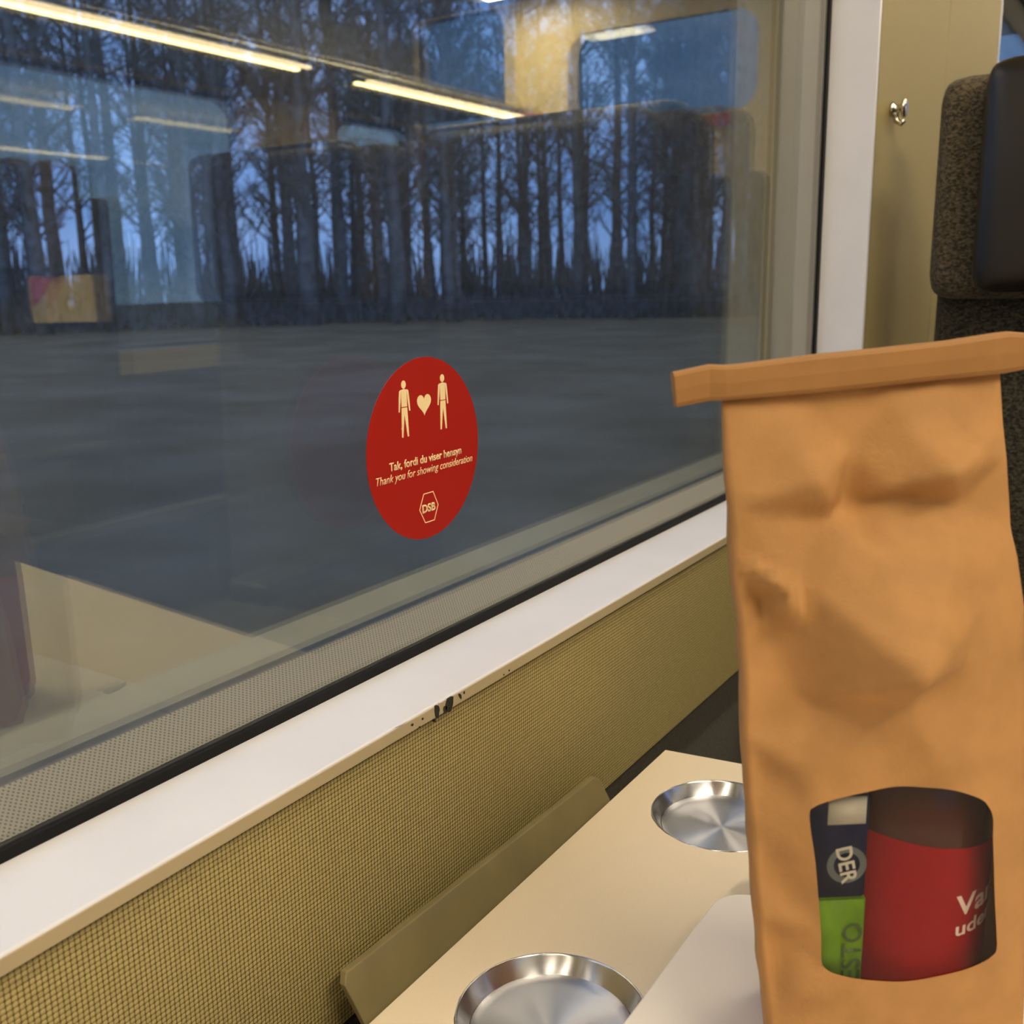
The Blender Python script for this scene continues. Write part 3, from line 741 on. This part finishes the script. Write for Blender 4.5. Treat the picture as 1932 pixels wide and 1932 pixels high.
# bottle inside the bag
bc = (22.0, -8.5)
M_bottle = pmat('paper_reflection_brown', (74, 34, 18), .2, spec=.25)  # clear bottle, the brown paper's reflection put into its colour
M_lab = pmat('red_label', (158, 2, 8), .5, spec=.12)
BT = empty('red_labelled_bottle', BP(bc[0], 2, bc[1]), 'bottle with a red label seen through the clear window of the paper bag', 'bottle')
bm = bmesh.new(); lathe(bm, [(0, .0), (.026, .0), (.0325, .004), (.0340, .02), (.0340, .105), (.0330, .118), (.022, .135), (.012, .150), (.012, .162), (0, .162)], 64)
finish('bottle_body', bm, M_bottle, BT, smooth=True)
bm = bmesh.new(); n = 72; ringsL = []
for vz in (0.012, .04, .06, .08, 1): 
    rw = []
    for i in range(n):
        a = 2 * math.pi * i / n
        x = math.cos(a); zt = vz if vz < 1 else 1.0E-1 + .0005 - .0050 * (x * BU.x + math.sin(a) * BU.y)
        rw.append(bm.verts.new((.0343 * x, .0343 * math.sin(a), zt)))
    ringsL.append(rw)
for A, B in zip(ringsL, ringsL[1:]):
    for i in range(n): bm.faces.new((A[i], A[(i + 1) % n], B[(i + 1) % n], B[i]))
finish('red_label', bm, M_lab, BT, smooth=True)
M_lt = pmat('label_cream', (250, 225, 205), .4)
def wrap(body, w, h, u0, v0, name):
    bm = text_bm(body, w / 1000, h / 1000, 0, .02, 'LEFT')
    bmesh.ops.subdivide_edges(bm, edges=[e for e in bm.edges if e.calc_length() > .002], cuts=2)
    R = .0346
    for v in bm.verts:
        uu = (u0 - bc[0]) / 1000 + v.co.x; th = math.asin(max(-.96, min(.96, uu / R)))
        p = BU * (R * math.sin(th)) + BN * (R * math.cos(th)); v.co = Vector((p.x, p.y, (v0 - 2) / 1000 + v.co.y))
    finish(name, bm, M_lt, BT)
wrap('Vand', 30, 12.0, 30.6, 72.8, 'lettering'); wrap('uden', 21, 8.4, 31.4, 64.2, 'lettering')

# snack packet inside the bag
PK = empty('snack_packet', BP(-17, 20, 22), 'narrow blue and green snack packet with round badge, behind the bag window', 'packet')
M_blue = pmat('packet_navy', (6, 14, 50), .5, spec=.15, noise_amt=.2, noise_scale=120); M_green = pmat('packet_green', (104, 146, 10), .5, spec=.15, noise_amt=.22, noise_scale=90)
M_white = pmat('packet_label_grey', (205, 200, 180), .5); M_badge = pmat('badge_grey', (128, 140, 138), .4)
def pk(name, u0, u1, v0, v1, d0, d1, mat, r=.0015, parent=None):
    bm = bmesh.new(); vs_ = box(bm, u0 / 1000, u1 / 1000, d0 / 1000, d1 / 1000, v0 / 1000, v1 / 1000)
    bmesh.ops.bevel(bm, geom=bm.edges[:], offset=r, segments=3, affect='EDGES') if r else None
    for v in bm.verts: w_ = BU * v.co.x + BN * v.co.y + Vector((0, 0, v.co.z)); v.co = BO + w_ - PK.location
    return finish(name, bm, mat, PK, smooth=True)
pk('navy_panel', -29.0, -5.2, 83.4, 126, 20.5, 26, M_blue, .0008); pk('green_panel', -28.6, -4.6, 36, 83.4, 20.5, 26.1, M_green, .0008)
pk('plain_label', -20.8, -6.6, 114.0, 125, 26.0, 26.3, M_white, 0)
def pkflat(bm, name, mat, cu, cv_, d, rot=0):
    c, s = math.cos(rot), math.sin(rot)
    for v in bm.verts:
        x, y = v.co.x * c - v.co.y * s, v.co.x * s + v.co.y * c
        v.co = BP(cu + x * 1000, cv_ + y * 1000, d) - PK.location
    finish(name, bm, mat, PK)
bm = bmesh.new(); oo = [(.0075 * math.cos(t * math.pi / 20), .0075 * math.sin(t * math.pi / 20)) for t in range(40)]; ii = [(a * .66, b * .66) for a, b in oo]
ring(bm, oo, ii, 0, .0001, 'z'); pkflat(bm, 'badge_ring', M_badge, -12.8, 97.4, 26.3)
bm = text_bm('DER', .0150, .0085, 0, .02); 
for v in bm.verts: v.co.y -= .003
pkflat(bm, 'badge_letters', M_white, -12.8, 97.4, 26.5, math.radians(-78))
bm = text_bm('PESTO', .030, .0105, 0, .01, 'LEFT'); pkflat(bm, 'lettering', pmat('dark_green_ink', (58, 84, 20), .5), -5.6, 43.0, 26.5, math.radians(90))

# ------------------------------------------------------------------ outside: ground and forest
def ground_h(x, y): return -1.35
bm = bmesh.new()
nx, ny = 60, 60; gv = {}
for i in range(nx + 1):
    for j in range(ny + 1):
        x = -180 + 360 * i / nx; y = -80 + 420 * j / ny
        h = 0.25 * noise.noise(Vector((x / 14, y / 14, 0))) if abs(x) > 6 else 0
        gv[i, j] = bm.verts.new((x, y, -1.55 + h))
for i in range(nx):
    for j in range(ny): bm.faces.new((gv[i, j], gv[i + 1, j], gv[i + 1, j + 1], gv[i, j + 1]))
g = finish('ground', bm, pmat('dusk_grass_ground', (134, 108, 78), .95, col2=(158, 130, 100), noise_scale=.35, spec=.1, detail=6), smooth=True)
tag(g, kind='structure')

M_bark = pmat('dark_bark', (128, 126, 124), .95, spec=.1, noise_amt=.3, noise_scale=1.5)
def make_tree(seed, H):
    R = random.Random(seed); t = empty('forest_tree', (0, 0, 0))
    bm = bmesh.new(); k = 9; base = .30 + R.random() * .22
    px, py = 0, 0; pts = []; rad = []
    for i in range(k + 1):
        f = i / k; pts.append((px, py, H * f)); rad.append(base * (1 - .82 * f)); px += R.uniform(-.18, .18); py += R.uniform(-.18, .18)
    tube(bm, pts, rad, 7); finish('trunk', bm, M_bark, t, smooth=True)
    bm = bmesh.new()
    for i in range(46):
        f = .16 + .82 * R.random() ** .8; z = H * f; q = min(k - 1, int(f * k)); a = R.random() * 2 * math.pi
        p = Vector(pts[q]).lerp(Vector(pts[q + 1]), f * k - q); L = (1.6 + 3.8 * (1 - f) + R.random() * 1.6) * (1.0 if f > .35 else .6)
        d = Vector((math.cos(a), math.sin(a), .35 + R.random() * .9)).normalized(); mid = p + d * L * .5; end = p + d * L + Vector((0, 0, L * .15))
        tube(bm, [p, mid, end], [.09 * (1 - f) + .045, .045, .016], 4, False)
        for s in range(9):
            w = .25 + .75 * R.random(); q0 = p.lerp(end, w); d2 = (d + Vector((R.uniform(-1, 1), R.uniform(-1, 1), R.uniform(-.5, .8)))).normalized()
            e = q0 + d2 * (.5 + R.random() * .9); tube(bm, [q0, e], [.032, .012], 3, False)
            for s2 in range(5):
                q1 = q0.lerp(e, .2 + .8 * R.random()); d3 = (d2 + Vector((R.uniform(-1, 1), R.uniform(-1, 1), R.uniform(-.8, .6)))).normalized()
                tube(bm, [q1, q1 + d3 * (.35 + .4 * R.random())], [.022, .010], 3, False)
    finish('branches', bm, M_bark, t)
    return t
protos = [make_tree(100 + i, 27 + 2.1 * (i % 4)) for i in range(7)]
used = [False] * 7
RT = random.Random(11)
n_t = 0
for i in range(125):
    az = math.radians(103 + 50 * RT.random())       # direction seen through the window, from the camera
    dist = 72 + 75 * RT.random() ** 1.2
    x = dist * math.cos(az); y = dist * math.sin(az)
    if az < math.radians(112): dist *= 1.0
    k = i % 7
    t = protos[k] if not used[k] else copy_tree(protos[k]); used[k] = True
    sc = .85 + .4 * RT.random()
    t.location = (x, y, -1.75); t.rotation_euler = (0, 0, RT.random() * 6.28); t.scale = (sc, sc, sc)
    tag(t, 'tall bare tree of the dark forest outside the train window', 'tree', 'forest trees outside the window')

# low brush at the forest edge
bm = bmesh.new(); RB = random.Random(5)
for i in range(2600):
    az = math.radians(101 + 56 * RB.random()); dist = 76 + 40 * RB.random() ** 1.5
    x, y = dist * math.cos(az), dist * math.sin(az); h = .7 + 1.5 * RB.random() ** 2
    for q in range(3):
        tube(bm, [(x, y, -1.7), (x + RB.uniform(-.6, .6), y + RB.uniform(-.6, .6), -1.7 + h * RB.uniform(.7, 1.2))], [.10, .03], 3, False)
for i in range(1500):
    az = math.radians(101 + 56 * RB.random()); dist = 130 + 60 * RB.random()
    x, y = dist * math.cos(az), dist * math.sin(az); h = 4 + 6 * RB.random()
    for q in range(2):
        tube(bm, [(x, y, -1.7), (x + RB.uniform(-1.2, 1.2), y + RB.uniform(-1.2, 1.2), -1.7 + h * RB.uniform(.7, 1.2))], [.16, .05], 3, False)
br = finish('undergrowth', bm, M_bark); tag(br, 'low brush of thin stems along the foot of the dark forest', 'undergrowth', kind='stuff')
